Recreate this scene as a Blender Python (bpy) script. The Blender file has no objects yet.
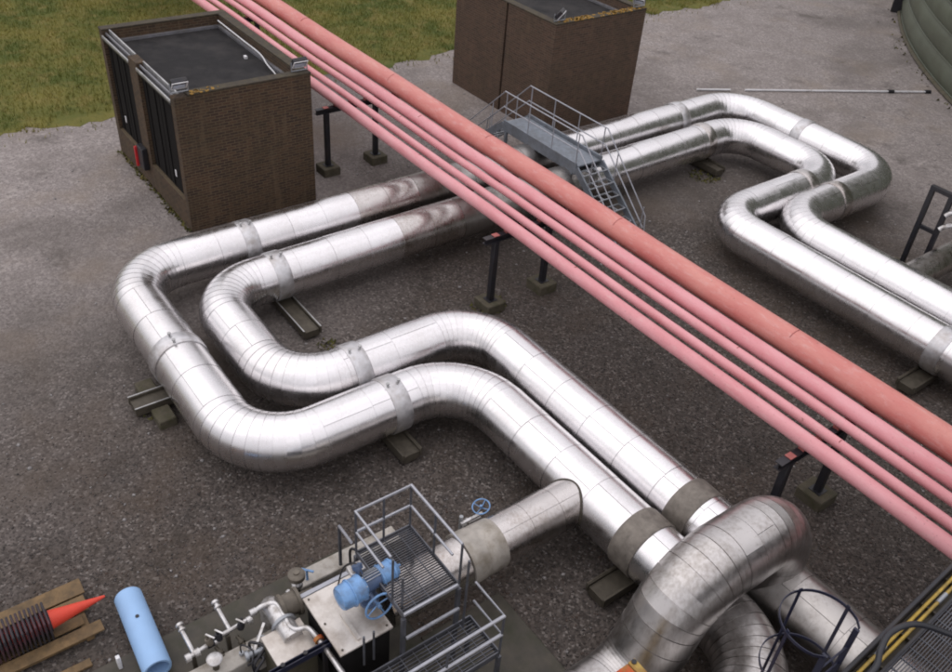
import bpy, bmesh, math, random
import numpy as np
from mathutils import Vector, Matrix
random.seed(7); RNG = np.random.default_rng(7)
C = bpy.context.scene.collection
SC = bpy.context.scene
PI = math.pi

# ------------------------------------------------------------------ camera, light, exposure
FPX, YAW, PITCH, ROLL, CAMZ = 883.725, 2.45708401, 0.649927552, 0.0869200541, 12.5
fw = Vector((math.cos(YAW)*math.cos(PITCH), math.sin(YAW)*math.cos(PITCH), -math.sin(PITCH)))
rt = fw.cross(Vector((0, 0, 1))).normalized(); up = rt.cross(fw)
r2 = math.cos(ROLL)*rt + math.sin(ROLL)*up
u2 = -math.sin(ROLL)*rt + math.cos(ROLL)*up
cam = bpy.data.cameras.new('camera'); camo = bpy.data.objects.new('camera', cam); C.objects.link(camo)
cam.sensor_width = 36; cam.lens = 36*FPX/952; cam.clip_start = 0.1; cam.clip_end = 2000
camo.matrix_world = Matrix(((r2.x, u2.x, -fw.x, 0), (r2.y, u2.y, -fw.y, 0), (r2.z, u2.z, -fw.z, CAMZ), (0, 0, 0, 1)))
SC.camera = camo
SUN_EL, SUN_AZ = math.radians(52), math.radians(215)      # azimuth in the xy plane
w = bpy.data.worlds.new('World'); SC.world = w; w.use_nodes = True
nt = w.node_tree; N = nt.nodes; Lk = nt.links
bg = N['Background']; bg.inputs['Strength'].default_value = 0.1
sky = N.new('ShaderNodeTexSky'); sky.sky_type = 'NISHITA'; sky.sun_disc = False
sky.sun_elevation = SUN_EL; sky.sun_rotation = PI/2 - SUN_AZ
tc = N.new('ShaderNodeTexCoord'); sx = N.new('ShaderNodeSeparateXYZ'); Lk.new(tc.outputs['Generated'], sx.inputs[0])
cl = N.new('ShaderNodeMath'); cl.operation = 'MAXIMUM'; Lk.new(sx.outputs['Z'], cl.inputs[0]); cl.inputs[1].default_value = 0
ma = N.new('ShaderNodeMath'); ma.operation = 'MULTIPLY_ADD'; Lk.new(cl.outputs[0], ma.inputs[0]); ma.inputs[1].default_value = 9.6; ma.inputs[2].default_value = 5.6
nz = N.new('ShaderNodeTexNoise'); nz.inputs['Scale'].default_value = 2.6; nz.inputs['Detail'].default_value = 4; Lk.new(tc.outputs['Generated'], nz.inputs['Vector'])
nr = N.new('ShaderNodeMapRange'); Lk.new(nz.outputs['Fac'], nr.inputs['Value']); nr.inputs['From Min'].default_value = .3; nr.inputs['From Max'].default_value = .7; nr.inputs['To Min'].default_value = .82; nr.inputs['To Max'].default_value = 1.16
mm = N.new('ShaderNodeMath'); mm.operation = 'MULTIPLY'; Lk.new(ma.outputs[0], mm.inputs[0]); Lk.new(nr.outputs[0], mm.inputs[1])
tint = N.new('ShaderNodeVectorMath'); tint.operation = 'SCALE'; tint.inputs[0].default_value = (1.0, .965, 1.0); Lk.new(mm.outputs[0], tint.inputs['Scale'])
mx = N.new('ShaderNodeMix'); mx.data_type = 'RGBA'; mx.inputs['Factor'].default_value = .93
Lk.new(sky.outputs[0], mx.inputs['A']); Lk.new(tint.outputs[0], mx.inputs['B']); Lk.new(mx.outputs['Result'], bg.inputs['Color'])
sun = bpy.data.lights.new('sun', 'SUN'); suno = bpy.data.objects.new('sun', sun); C.objects.link(suno)
sun.energy = 0.45; sun.angle = math.radians(75); sun.color = (1, .96, .92)
suno.rotation_euler = Vector((math.cos(SUN_AZ)*math.cos(SUN_EL), math.sin(SUN_AZ)*math.cos(SUN_EL), math.sin(SUN_EL))).to_track_quat('Z', 'Y').to_euler()
vs = SC.view_settings; vs.view_transform = 'Standard'; vs.look = 'None'; vs.gamma = 1; vs.exposure = 0.0
SC.display_settings.display_device = 'sRGB'
SC.cycles.max_bounces = 6; SC.cycles.glossy_bounces = 4; SC.cycles.diffuse_bounces = 3
SC.cycles.pixel_filter_type = 'BLACKMAN_HARRIS'; SC.cycles.filter_width = 2.0

# ------------------------------------------------------------------ materials
class G:
    """small node-graph helper"""
    def __init__(s, name):
        s.m = bpy.data.materials.new(name); s.m.use_nodes = True
        s.t = s.m.node_tree; s.b = s.t.nodes['Principled BSDF']
    def n(s, kind, **kw):
        x = s.t.nodes.new('ShaderNode'+kind)
        for k, v in kw.items(): setattr(x, k, v)
        return x
    def l(s, a, b): s.t.links.new(a, b)
    def val(s, sock, v):
        if isinstance(v, bpy.types.NodeSocket): s.l(v, sock)
        else: sock.default_value = v
    def pos(s): return s.n('NewGeometry').outputs['Position']
    def obj(s): return s.n('TexCoord').outputs['Object']
    def rnd(s): return s.n('ObjectInfo').outputs['Random']
    def scale(s, v, k):
        m = s.n('Mapping'); s.l(v, m.inputs['Vector']); m.inputs['Scale'].default_value = k; return m.outputs[0]
    def noise(s, v, sc, det=3, rough=.5, out='Fac'):
        x = s.n('TexNoise'); s.l(v, x.inputs['Vector']); x.inputs['Scale'].default_value = sc
        x.inputs['Detail'].default_value = det; x.inputs['Roughness'].default_value = rough; return x.outputs[out]
    def vor(s, v, sc, feat='F1'):
        x = s.n('TexVoronoi', feature=feat); s.l(v, x.inputs['Vector']); x.inputs['Scale'].default_value = sc; return x
    def ramp(s, v, a, b, lo=0., hi=1.):
        x = s.n('MapRange'); s.l(v, x.inputs['Value']); x.inputs['From Min'].default_value = a; x.inputs['From Max'].default_value = b
        x.inputs['To Min'].default_value = lo; x.inputs['To Max'].default_value = hi; return x.outputs[0]
    def math(s, op, a, b=0.):
        x = s.n('Math', operation=op); s.val(x.inputs[0], a); s.val(x.inputs[1], b); return x.outputs[0]
    def mix(s, f, a, b, mode='MIX'):
        x = s.n('Mix', data_type='RGBA', blend_type=mode); s.val(x.inputs['Factor'], f)
        for k, v in (('A', a), ('B', b)):
            if isinstance(v, (tuple, list)): v = tuple(v)+((1.,) if len(v) == 3 else ())
            s.val(x.inputs[k], v)
        return x.outputs['Result']
    def bump(s, h, st=.3, d=.02, nrm=None):
        x = s.n('Bump'); s.l(h, x.inputs['Height']); x.inputs['Strength'].default_value = st; x.inputs['Distance'].default_value = d
        if nrm: s.l(nrm, x.inputs['Normal'])
        return x.outputs[0]
    def out(s, col=None, rough=None, metal=None, nrm=None, spec=None):
        for k, v in (('Base Color', col), ('Roughness', rough), ('Metallic', metal), ('Normal', nrm), ('Specular IOR Level', spec)):
            if v is None: continue
            if isinstance(v, (tuple, list)): v = tuple(v)+((1.,) if len(v) == 3 else ())
            s.val(s.b.inputs[k], v)
        return s.m

def simple(name, col, rough=.6, metal=0., var=.25, sc=6., dirt=None, damt=.5, bump=.15, dsc=2.5, spec=.5):
    g = G(name); p = g.pos()
    n1 = g.noise(p, sc, 4, .6)
    c = g.mix(g.ramp(n1, .3, .7), [x*(1-var) for x in col], [min(1, x*(1+var)) for x in col])
    c = g.mix(g.ramp(g.rnd(), 0, 1, 0, .18), c, [x*.7 for x in col])
    if dirt:
        n2 = g.noise(p, dsc, 6, .65)
        c = g.mix(g.math('MULTIPLY', g.ramp(n2, .45, .68), damt), c, dirt)
    r = g.ramp(n1, .2, .8, max(.05, rough-.1), min(1, rough+.1))
    return g.out(c, r, metal, g.bump(g.noise(p, sc*9, 3), bump, .006), spec)

def cladding(name, base, dirt, damt, r0, r1, dent=.12):
    g = G(name); p = g.pos()
    rn = g.rnd()
    big = g.noise(p, .9, 4, .6); fine = g.noise(p, 5, 5, .6)
    strk = g.noise(g.scale(p, (6, 6, .8)), 3, 4, .6)
    c = g.mix(g.ramp(rn, 0, 1, 0, .22), base, [x*.74 for x in base])
    c = g.mix(g.math('MULTIPLY', g.ramp(g.math('ADD', g.math('MULTIPLY', big, .6), g.math('MULTIPLY', strk, .4)), .46, .66), damt), c, dirt)
    spot = g.ramp(g.noise(p, 24, 3, .6), .64, .76)
    c = g.mix(g.math('MULTIPLY', spot, .35*damt), c, [x*.5 for x in dirt])
    r = g.math('ADD', g.ramp(fine, .3, .75, r0, r1), g.math('MULTIPLY', rn, .05))
    dn = g.noise(p, 1.9, 1.5, .4); fn = g.noise(p, 5, 1)
    nrm = g.bump(g.math('ADD', dn, g.math('MULTIPLY', fn, .05)), dent, .06)
    return g.out(c, r, 1., nrm)

M = {}
M['clad'] = cladding('bright_aluminium', (.80, .785, .795), (.50, .465, .44), .34, .19, .31, .11)
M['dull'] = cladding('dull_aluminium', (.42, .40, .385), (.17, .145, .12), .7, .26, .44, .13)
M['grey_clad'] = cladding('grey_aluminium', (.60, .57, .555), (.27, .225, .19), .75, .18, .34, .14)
M['arch'] = cladding('weathered_aluminium', (.55, .53, .52), (.25, .22, .195), .8, .26, .42, .13)
M['band'] = simple('galvanised_band', (.60, .595, .61), .42, .85, .15, 9, (.30, .26, .23), .7)
M['rust_band'] = simple('dirty_band', (.175, .155, .135), .6, .5, .3, 7, (.30, .27, .235), .55, .3, 6)
M['wrap'] = simple('dirty_wrap', (.43, .40, .36), .55, .45, .2, 5, (.17, .14, .095), .65, .2, 3)
M['brownpaint'] = simple('brown_cast_iron', (.15, .13, .105), .6, .2, .3, 8, (.06, .05, .035), .6)
def pink(name, a, b):
    g = G(name); p = g.pos()
    n1 = g.noise(g.scale(p, (.5, 2, 2)), 1.6, 6, .65); n2 = g.noise(p, 26, 4, .6); n3 = g.noise(g.scale(p, (1, 3, 3)), 3.5, 6, .7)
    c = g.mix(g.ramp(n1, .36, .64), a, b)
    c = g.mix(g.ramp(n3, .52, .75, 0, .55), c, (.66, .44, .42))
    c = g.mix(g.math('MULTIPLY', g.ramp(n2, .60, .72), .4), c, [x*.55 for x in a])
    c = g.mix(g.ramp(g.noise(p, 7, 5, .7), .66, .72, 0, .6), c, (.20, .085, .06))
    return g.out(c, g.ramp(n1, .3, .7, .42, .62), 0., g.bump(n2, .12, .004))
M['pink'] = pink('faded_pink_paint', (.63, .245, .265), (.71, .34, .365))
M['salmon'] = pink('faded_red_paint', (.55, .175, .155), (.62, .262, .225))
M['pinkdark'] = simple('pink_weld', (.34, .10, .09), .6)
M['black'] = simple('black_paint', (.016, .016, .021), .45, 0, .3, 8, (.05, .035, .025), .3)
M['navy'] = simple('dark_navy_paint', (.012, .014, .035), .45)
M['conc'] = simple('mossy_concrete', (.085, .073, .05), .9, 0, .3, 7, (.045, .045, .018), .75, .5, 4)
M['paleconc'] = simple('pale_concrete', (.40, .375, .34), .85, 0, .2, 6, (.16, .13, .09), .7, .4, 4)
M['slab'] = simple('damp_slab', (.060, .052, .040), .7, 0, .35, 4, (.028, .030, .014), .8, .3, 2.2)
M['galv'] = simple('galvanised_steel', (.36, .38, .41), .5, .55, .15, 10, (.25, .24, .23), .4)
M['rail'] = simple('grey_handrail', (.40, .41, .45), .45, .5, .12, 8)
M['deck'] = simple('grey_deck', (.21, .235, .27), .55, .3, .2, 8, (.12, .12, .12), .5)
M['grate'] = simple('dark_grating', (.12, .125, .145), .5, .5, .25, 8, (.06, .055, .05), .5)
M['steel'] = simple('brown_steel', (.09, .078, .06), .6, .4, .3, 9, (.06, .05, .035), .6)
M['edge'] = simple('worn_steel', (.45, .45, .45), .5, .7)
M['felt'] = simple('roof_felt', (.022, .021, .022), .85, 0, .4, 3, (.055, .050, .048), .5, .5, 1.6, spec=.2)
M['flash'] = simple('grey_flashing', (.22, .22, .24), .5, .3, .2, 6, (.12, .11, .09), .5)
M['door'] = simple('black_door', (.011, .010, .010), .8, 0, .3, 5, spec=.15)
M['white'] = simple('white_paint', (.72, .72, .74), .5, 0, .08, 8, (.4, .38, .35), .4)
M['whitesteel'] = simple('bright_steel', (.60, .59, .59), .33, .7, .2, 9, (.20, .17, .14), .75, .15, 7)
M['box'] = simple('cream_cladding', (.64, .60, .56), .40, .4, .1, 2.5, (.26, .21, .165), .8, .12, 1.6)
M['blue'] = simple('light_blue_paint', (.17, .34, .62), .4, 0, .15, 9, (.09, .12, .18), .7, .15, 6)
M['bluepipe'] = simple('pale_blue_plastic', (.29, .47, .74), .5, 0, .05, 3)
M['bluedark'] = simple('dark_blue_paint', (.07, .11, .20), .45)
M['red'] = simple('red_paint', (.55, .025, .03), .45, 0, .1)
M['cone'] = simple('orange_red_plastic', (.68, .062, .032), .5, 0, .08, 4)
M['conebase'] = simple('black_rubber', (.030, .027, .033), .7, 0, .3, 6, (.13, .035, .045), .6)
M['wood'] = simple('wet_timber', (.165, .105, .048), .75, 0, .35, 4, (.055, .038, .02), .7, .5, 5)
M['yellow'] = simple('yellow_paint', (.44, .30, .055), .55, 0, .2, 6, (.14, .11, .06), .8, .15, 4)
M['rusty'] = simple('rusty_orange', (.42, .075, .02), .75, 0, .4, 9, (.33, .20, .05), .9, .5, 7)
M['rustyellow'] = simple('rust_stained_yellow', (.40, .27, .07), .75, 0, .3, 8, (.22, .10, .03), .8, .4, 6)
M['tank'] = simple('grey_green_steel', (.105, .118, .086), .55, .1, .18, .8, (.062, .062, .040), .5, .1, .5)
M['glass'] = simple('lamp_glass', (.55, .60, .70), .12, 0, .1)
M['moss'] = simple('moss', (.075, .075, .018), .95, 0, .5, 9, (.16, .12, .03), .6)
M['stone'] = simple('pale_stone', (.25, .235, .23), .85, 0, .4, 11)
M['weed'] = simple('weed_green', (.06, .085, .02), .7, 0, .4, 6)
M['hose'] = simple('black_hose', (.018, .019, .024), .35)

def brickmat(name, c1, c2, mortar, moss):
    g = G(name); sep = g.n('SeparateXYZ'); g.l(g.pos(), sep.inputs[0])
    cmb = g.n('CombineXYZ'); g.l(g.math('ADD', sep.outputs['X'], sep.outputs['Y']), cmb.inputs['X']); g.l(sep.outputs['Z'], cmb.inputs['Y'])
    b = g.n('TexBrick'); g.l(cmb.outputs[0], b.inputs['Vector'])
    for k, v in (('Scale', 1), ('Mortar Size', .009), ('Brick Width', .225), ('Row Height', .075), ('Bias', -.1), ('Mortar Smooth', .2)): b.inputs[k].default_value = v
    b.inputs['Color1'].default_value = c1+(1,); b.inputs['Color2'].default_value = c2+(1,); b.inputs['Mortar'].default_value = mortar+(1,)
    p = g.pos(); n1 = g.noise(p, .9, 6, .7); n2 = g.noise(p, 13, 4, .6); n3 = g.noise(g.scale(p, (3, 3, .5)), 2, 4)
    c = g.mix(g.ramp(n1, .4, .7, 0, .55), b.outputs['Color'], moss)
    c = g.mix(g.ramp(n2, .35, .7, 0, .35), c, (.03, .022, .017))
    c = g.mix(g.ramp(n3, .55, .75, 0, .45), c, (.13, .092, .055))
    h = g.math('ADD', g.math('MULTIPLY', b.outputs['Fac'], -1.), g.math('MULTIPLY', n2, .5))
    return g.out(c, .9, 0., g.bump(h, .6, .008))
M['coping'] = simple('dark_mossy_coping', (.050, .040, .028), .9, 0, .35, 9, (.085, .07, .035), .6, .5, 5)
M['brick'] = brickmat('brown_brick', (.085, .046, .024), (.036, .020, .014), (.135, .10, .06), (.042, .032, .015))
M['brick2'] = brickmat('dark_red_brown_brick', (.110, .062, .040), (.058, .034, .024), (.135, .100, .072), (.068, .048, .030))

def groundmat():
    g = G('gravel'); p = g.pos(); sep = g.n('SeparateXYZ'); g.l(p, sep.inputs[0]); X, Y = sep.outputs['X'], sep.outputs['Y']
    big = g.noise(p, .16, 5, .6); mid = g.noise(p, .8, 5, .65); br = g.noise(p, .35, 4, .6)
    wob = g.math('MULTIPLY', g.math('SUBTRACT', big, .5), 9.)
    # swept road gravel (pale) against the damp dark chippings of the pipe yard
    lx = g.ramp(g.math('ADD', X, wob), -13.5, -23.)
    ly = g.ramp(g.math('ADD', Y, g.math('MULTIPLY', wob, .6)), 23.5, 28.5)
    lz = g.math('MULTIPLY', g.ramp(g.math('ADD', Y, wob), 7., 0.), g.ramp(g.math('ADD', X, wob), -11, -21, 0, .85))
    wet = g.math('MULTIPLY', g.ramp(g.math('ABSOLUTE', g.math('SUBTRACT', Y, 14.5)), 4.2, 2.2), .45)
    light = g.math('MAXIMUM', g.math('SUBTRACT', g.math('MAXIMUM', lx, ly), wet), lz)
    v1 = g.vor(p, 24); v2 = g.vor(p, 11); v3 = g.vor(p, 50)
    vc = g.n('SeparateColor'); g.l(v1.outputs['Color'], vc.inputs[0])
    vc2 = g.n('SeparateColor'); g.l(v2.outputs['Color'], vc2.inputs[0])
    grit = g.noise(p, 9, 6, .75)
    dark = g.mix(vc.outputs[0], (.030, .0255, .0235), (.094, .081, .076))
    dark = g.mix(g.ramp(vc.outputs[1], .88, .95), dark, (.165, .15, .145))
    dark = g.mix(g.ramp(br, .46, .70, 0, .8), dark, (.062, .045, .033))
    dark = g.mix(g.ramp(mid, .52, .75, 0, .7), dark, (.021, .018, .015))
    dark = g.mix(g.ramp(grit, .52, .68, 0, .5), dark, (.13, .112, .106))
    pale = g.mix(vc.outputs[0], (.195, .176, .177), (.36, .332, .332))
    pale = g.mix(g.ramp(grit, .42, .62, 0, .6), pale, (.145, .130, .129))
    pale = g.mix(g.ramp(vc2.outputs[2], .86, .92, 0, .6), pale, (.36, .335, .33))
    pale = g.mix(g.ramp(mid, .44, .7, 0, .6), pale, (.18, .161, .156))
    pale = g.mix(g.ramp(br, .52, .72, 0, .6), pale, (.25, .21, .178))
    c = g.mix(light, dark, pale)
    tar = g.math('MULTIPLY', g.ramp(g.noise(p, .5, 6, .7), .58, .70), .55)
    c = g.mix(tar, c, (.05, .043, .039))
    c = g.mix(1., c, (1.03, 1.0, .95), 'MULTIPLY')
    damp = g.math('MULTIPLY', g.ramp(g.noise(g.scale(p, (1, .6, 1)), .28, 5, .6), .50, .66), .38)
    c = g.mix(damp, c, (.055, .045, .036))
    h = g.math('ADD', g.math('MULTIPLY', v1.outputs['Distance'], -1.2), g.math('ADD', g.math('MULTIPLY', v2.outputs['Distance'], -.4), g.math('MULTIPLY', g.noise(p, 5, 4), 1.2)))
    return g.out(c, .85, 0., g.bump(h, .45, .02), .3)
M['ground'] = groundmat()
def grassmat(name, k):
    g = G(name); p = g.pos(); n1 = g.noise(p, .45, 5, .6); n2 = g.noise(p, 5, 4, .65); n3 = g.noise(p, 1.4, 4, .6)
    c = g.mix(g.ramp(n1, .38, .62), (.082*k, .100*k, .020*k), (.165*k, .150*k, .036*k))
    c = g.mix(g.ramp(n3, .5, .68, 0, .7), c, (.21*k, .17*k, .055*k))
    c = g.mix(g.ramp(n2, .55, .75, 0, .8), c, (.035*k, .050*k, .010*k))
    return g.out(c, .8, 0., g.bump(n2, .6, .05), .2)
M['lawn'] = grassmat('lawn_turf', .9); M['blade'] = grassmat('grass_blades', 1.35)

# ------------------------------------------------------------------ mesh helpers
class MB:
    def __init__(s): s.V = []; s.F = []
    def add(s, vs, fs):
        o = len(s.V); s.V += [tuple(v) for v in vs]; s.F += [tuple(i+o for i in f) for f in fs]; return s
    def box(s, x0, x1, y0, y1, z0, z1):
        return s.add([(x0, y0, z0), (x1, y0, z0), (x1, y1, z0), (x0, y1, z0), (x0, y0, z1), (x1, y0, z1), (x1, y1, z1), (x0, y1, z1)],
                     [(0, 3, 2, 1), (4, 5, 6, 7), (0, 1, 5, 4), (1, 2, 6, 5), (2, 3, 7, 6), (3, 0, 4, 7)])
    def obox(s, c, size, rot=None):
        m = MB().box(-size[0]/2, size[0]/2, -size[1]/2, size[1]/2, -size[2]/2, size[2]/2)
        R = rot if rot is not None else Matrix.Identity(3)
        return s.add([Vector(c)+R @ Vector(v) for v in m.V], m.F)
    def bar(s, a, b, wd, ht, upv=(0, 0, 1)):
        a, b = Vector(a), Vector(b); d = (b-a); L = d.length; d.normalize()
        u = Vector(upv); x = d.cross(u)
        if x.length < 1e-4: x = d.cross(Vector((1, 0, 0)))
        x.normalize(); z = x.cross(d)
        return s.obox((a+b)/2, (L, wd, ht), Matrix((d, x, z)).transposed())
    def tube(s, pts, r, seg=10, cap=True, closed=False):
        pts = [Vector(p) for p in pts]; n = len(pts); rs = r if isinstance(r, (list, tuple)) else [r]*n
        d0 = (pts[1]-pts[0]).normalized(); ref = Vector((0, 0, 1)) if abs(d0.z) < .95 else Vector((1, 0, 0))
        rings = []; 
        for i, p in enumerate(pts):
            if closed: t = pts[(i+1) % n]-pts[i-1]
            else: t = (pts[min(i+1, n-1)]-pts[max(i-1, 0)])
            t.normalize(); x = ref-t*ref.dot(t); x.normalize(); y = t.cross(x); ref = x
            k = 1.
            if 0 < i < n-1 and not closed:
                ca = (pts[i]-pts[i-1]).normalized().dot(t); k = 1/max(ca, .6)
            rings.append([p+(x*math.cos(a)+y*math.sin(a))*rs[i]*(1+(k-1)*.5) for a in [2*PI*j/seg for j in range(seg)]])
        vs = [v for q in rings for v in q]; fs = []
        for i in range(n if closed else n-1):
            i2 = (i+1) % n
            for j in range(seg):
                k = (j+1) % seg; fs.append((i*seg+j, i*seg+k, i2*seg+k, i2*seg+j))
        if cap and not closed: fs += [tuple(range(seg-1, -1, -1)), tuple((n-1)*seg+j for j in range(seg))]
        return s.add(vs, fs)
    def lathe(s, prof, o, d, seg=24):
        """profile of (distance along d, radius)"""
        o = Vector(o); d = Vector(d).normalized(); ref = Vector((0, 0, 1)) if abs(d.z) < .9 else Vector((1, 0, 0))
        x = d.cross(ref).normalized(); y = d.cross(x); vs = []; fs = []
        for t, r in prof:
            for j in range(seg):
                a = 2*PI*j/seg; vs.append(o+d*t+(x*math.cos(a)+y*math.sin(a))*r)
        for i in range(len(prof)-1):
            for j in range(seg):
                k = (j+1) % seg; fs.append((i*seg+j, (i+1)*seg+j, (i+1)*seg+k, i*seg+k))
        if prof[0][1] > 1e-5: fs.append(tuple(range(seg)))
        if prof[-1][1] > 1e-5: fs.append(tuple((len(prof)-1)*seg+j for j in range(seg-1, -1, -1)))
        return s.add(vs, fs)
    def mesh(s, name, mat, bevel=0., smooth=True, off=(0, 0, 0), ang=40):
        me = bpy.data.meshes.new(name)
        me.from_pydata([(v[0]-off[0], v[1]-off[1], v[2]-off[2]) for v in s.V], [], s.F)
        bm = bmesh.new(); bm.from_mesh(me)
        bmesh.ops.recalc_face_normals(bm, faces=bm.faces)
        if bevel: bmesh.ops.bevel(bm, geom=[e for e in bm.edges if len(e.link_faces) == 2 and e.calc_face_angle(0) > .5], offset=bevel, segments=1, affect='EDGES')
        bm.to_mesh(me); bm.free()
        if smooth: me.shade_smooth(); me.set_sharp_from_angle(angle=math.radians(ang))
        me.materials.append(M[mat] if isinstance(mat, str) else mat); return me
    def build(s, name, mat, parent=None, bevel=0., smooth=True, ang=40):
        off = rootloc(parent); me = s.mesh(name, mat, bevel, smooth, off, ang)
        o = bpy.data.objects.new(name, me); C.objects.link(o); o.parent = parent; return o
def rootloc(p):
    v = Vector((0, 0, 0))
    while p is not None: v += p.location; p = p.parent
    return v
def tag(o, label=None, cat=None, group=None, kind=None):
    for k, v in (('label', label), ('category', cat), ('group', group), ('kind', kind)):
        if v: o[k] = v
    return o
def thing(name, label, cat, loc, group=None):
    o = bpy.data.objects.new(name, None); C.objects.link(o); o.location = loc; o.empty_display_size = .3
    return tag(o, label, cat, group)
def copy_tree(o, parent=None):
    c = o.copy(); C.objects.link(c)
    if parent: c.parent = parent
    for ch in [x for x in C.objects if x.parent == o]: copy_tree(ch, c)
    return c
def inst(name, me, parent, loc, rot=None):
    o = bpy.data.objects.new(name, me); C.objects.link(o); o.parent = parent
    o.location = Vector(loc)-rootloc(parent)
    if rot is not None: o.rotation_mode = 'QUATERNION'; o.rotation_quaternion = rot
    return o
def bez(pts, n=12):
    """smooth Catmull-Rom through points"""
    P = [Vector(p) for p in pts]; P = [P[0]*2-P[1]]+P+[P[-1]*2-P[-2]]; out = []
    for i in range(1, len(P)-2):
        for k in range(n):
            t = k/n; a, b, c, d = P[i-1:i+3]
            out.append(.5*((2*b)+(c-a)*t+(2*a-5*b+4*c-d)*t*t+(3*b-a-3*c+d)*t**3))
    return out+[P[-2]]

# ------------------------------------------------------------------ the setting
tag(MB().add([(-500, -500, 0), (500, -500, 0), (500, 500, 0), (-500, 500, 0)], [(0, 1, 2, 3)]).build('ground', 'ground'), kind='structure')
# lawn with a ragged edge at x = -28.3
edge = []; y = -150.
while y < 250:
    edge.append((-28.35+.22*math.sin(y*1.7)*math.sin(y*.61+1)+random.uniform(-.25, .25)-(.010*max(0, -y)), y)); y += .35 if -5 < y < 50 else 4
mb = MB(); vs = []; fs = []
for (x, yy) in edge: vs += [(-300, yy, .012), (x-.25, yy, .045), (x, yy, .004)]
for i in range(len(edge)-1):
    a = 3*i; fs += [(a, a+1, a+4, a+3), (a+1, a+2, a+5, a+4)]
tag(mb.add(vs, fs).build('lawn', 'lawn'), kind='structure')
def field(name, n, xr, yr, hmin, hmax, wd, mat, keep=None, lean=.6):
    x = RNG.uniform(*xr, n); y = RNG.uniform(*yr, n)
    if keep is not None:
        k = keep(x, y); x, y = x[k], y[k]; n = len(x)
    h = RNG.uniform(hmin, hmax, n); a = RNG.uniform(0, 2*PI, n); b = RNG.uniform(0, 2*PI, n); ln = RNG.uniform(0, lean, n)*h
    ca, sa = np.cos(a)*wd, np.sin(a)*wd
    z0 = np.zeros(n)+.01
    V = np.stack([np.stack([x-ca, y-sa, z0], 1), np.stack([x+ca, y+sa, z0], 1), np.stack([x+np.cos(b)*ln, y+np.sin(b)*ln, z0+h], 1)], 1).reshape(-1, 3)
    me = bpy.data.meshes.new(name); me.vertices.add(3*n); me.vertices.foreach_set('co', V.ravel())
    me.loops.add(3*n); me.loops.foreach_set('vertex_index', np.arange(3*n, dtype=np.int32))
    me.polygons.add(n); me.polygons.foreach_set('loop_start', np.arange(0, 3*n, 3, dtype=np.int32)); me.update(); me.validate()
    me.materials.append(M[mat]); o = bpy.data.objects.new(name, me); C.objects.link(o); return o
tag(field('grass', 200000, (-48, -27.5), (-2, 44), .05, .20, .017, 'blade', keep=lambda x, y: (x < -28.6+.5*np.sin(y*2.3)*np.sin(y*.9)) | (RNG.random(len(x)) < .05)),
    'rough short green and straw coloured grass beyond the gravel', 'grass', kind='stuff')
# loose stones on the yard
def pebbles(name, n, xr, yr, s0, s1, mat, keep=None):
    base = np.array([(1, 0, 0), (-1, 0, 0), (0, 1, 0), (0, -1, 0), (0, 0, 1), (0, 0, -.4)], float)
    fc = np.array([(0, 2, 4), (2, 1, 4), (1, 3, 4), (3, 0, 4), (2, 0, 5), (1, 2, 5), (3, 1, 5), (0, 3, 5)], np.int32)
    x = RNG.uniform(*xr, n); y = RNG.uniform(*yr, n)
    if keep is not None: k = keep(x, y); x, y = x[k], y[k]; n = len(x)
    s = RNG.uniform(s0, s1, (n, 1, 1))*RNG.uniform(.6, 1.3, (n, 1, 3)); s[:, :, 2] *= .6
    a = RNG.uniform(0, PI, n); ca, sa = np.cos(a), np.sin(a)
    v = base[None]*s*RNG.uniform(.75, 1.2, (n, 6, 1))
    vx = v[:, :, 0]*ca[:, None]-v[:, :, 1]*sa[:, None]+x[:, None]; vy = v[:, :, 0]*sa[:, None]+v[:, :, 1]*ca[:, None]+y[:, None]
    V = np.stack([vx, vy, v[:, :, 2]+.004], 2).reshape(-1, 3); Fi = (fc[None]+np.arange(n)[:, None, None]*6).reshape(-1, 3)
    me = bpy.data.meshes.new(name); me.vertices.add(len(V)); me.vertices.foreach_set('co', V.ravel())
    me.loops.add(Fi.size); me.loops.foreach_set('vertex_index', Fi.ravel().astype(np.int32))
    me.polygons.add(len(Fi)); me.polygons.foreach_set('loop_start', np.arange(0, Fi.size, 3, dtype=np.int32)); me.update(); me.validate()
    me.materials.append(M[mat]); o = bpy.data.objects.new(name, me); C.objects.link(o); return o
def stonemat():
    g = G('gravel_chips'); p = g.pos(); v = g.vor(p, 14); sc = g.n('SeparateColor'); g.l(v.outputs['Color'], sc.inputs[0])
    c = g.mix(sc.outputs[0], (.032, .027, .025), (.096, .083, .078)); c = g.mix(g.ramp(sc.outputs[1], .90, .94), c, (.20, .185, .18))
    c = g.mix(g.ramp(sc.outputs[2], .8, .85), c, (.085, .055, .042))
    return g.out(c, .8)
M['chips'] = stonemat()
tag(pebbles('gravel_chippings', 110000, (-22, -1), (-3, 21), .008, .025, 'chips', keep=lambda x, y: RNG.random(len(x)) < np.clip((x+15.5)/7, 0, 1)), 'dark loose gravel chippings covering the yard between the pipes', 'gravel', kind='stuff')
tag(pebbles('loose_stones', 900, (-27, -3), (-3, 33), .02, .05, 'stone'), 'pale loose stones scattered over the gravel yard', 'stones', kind='stuff')
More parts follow.
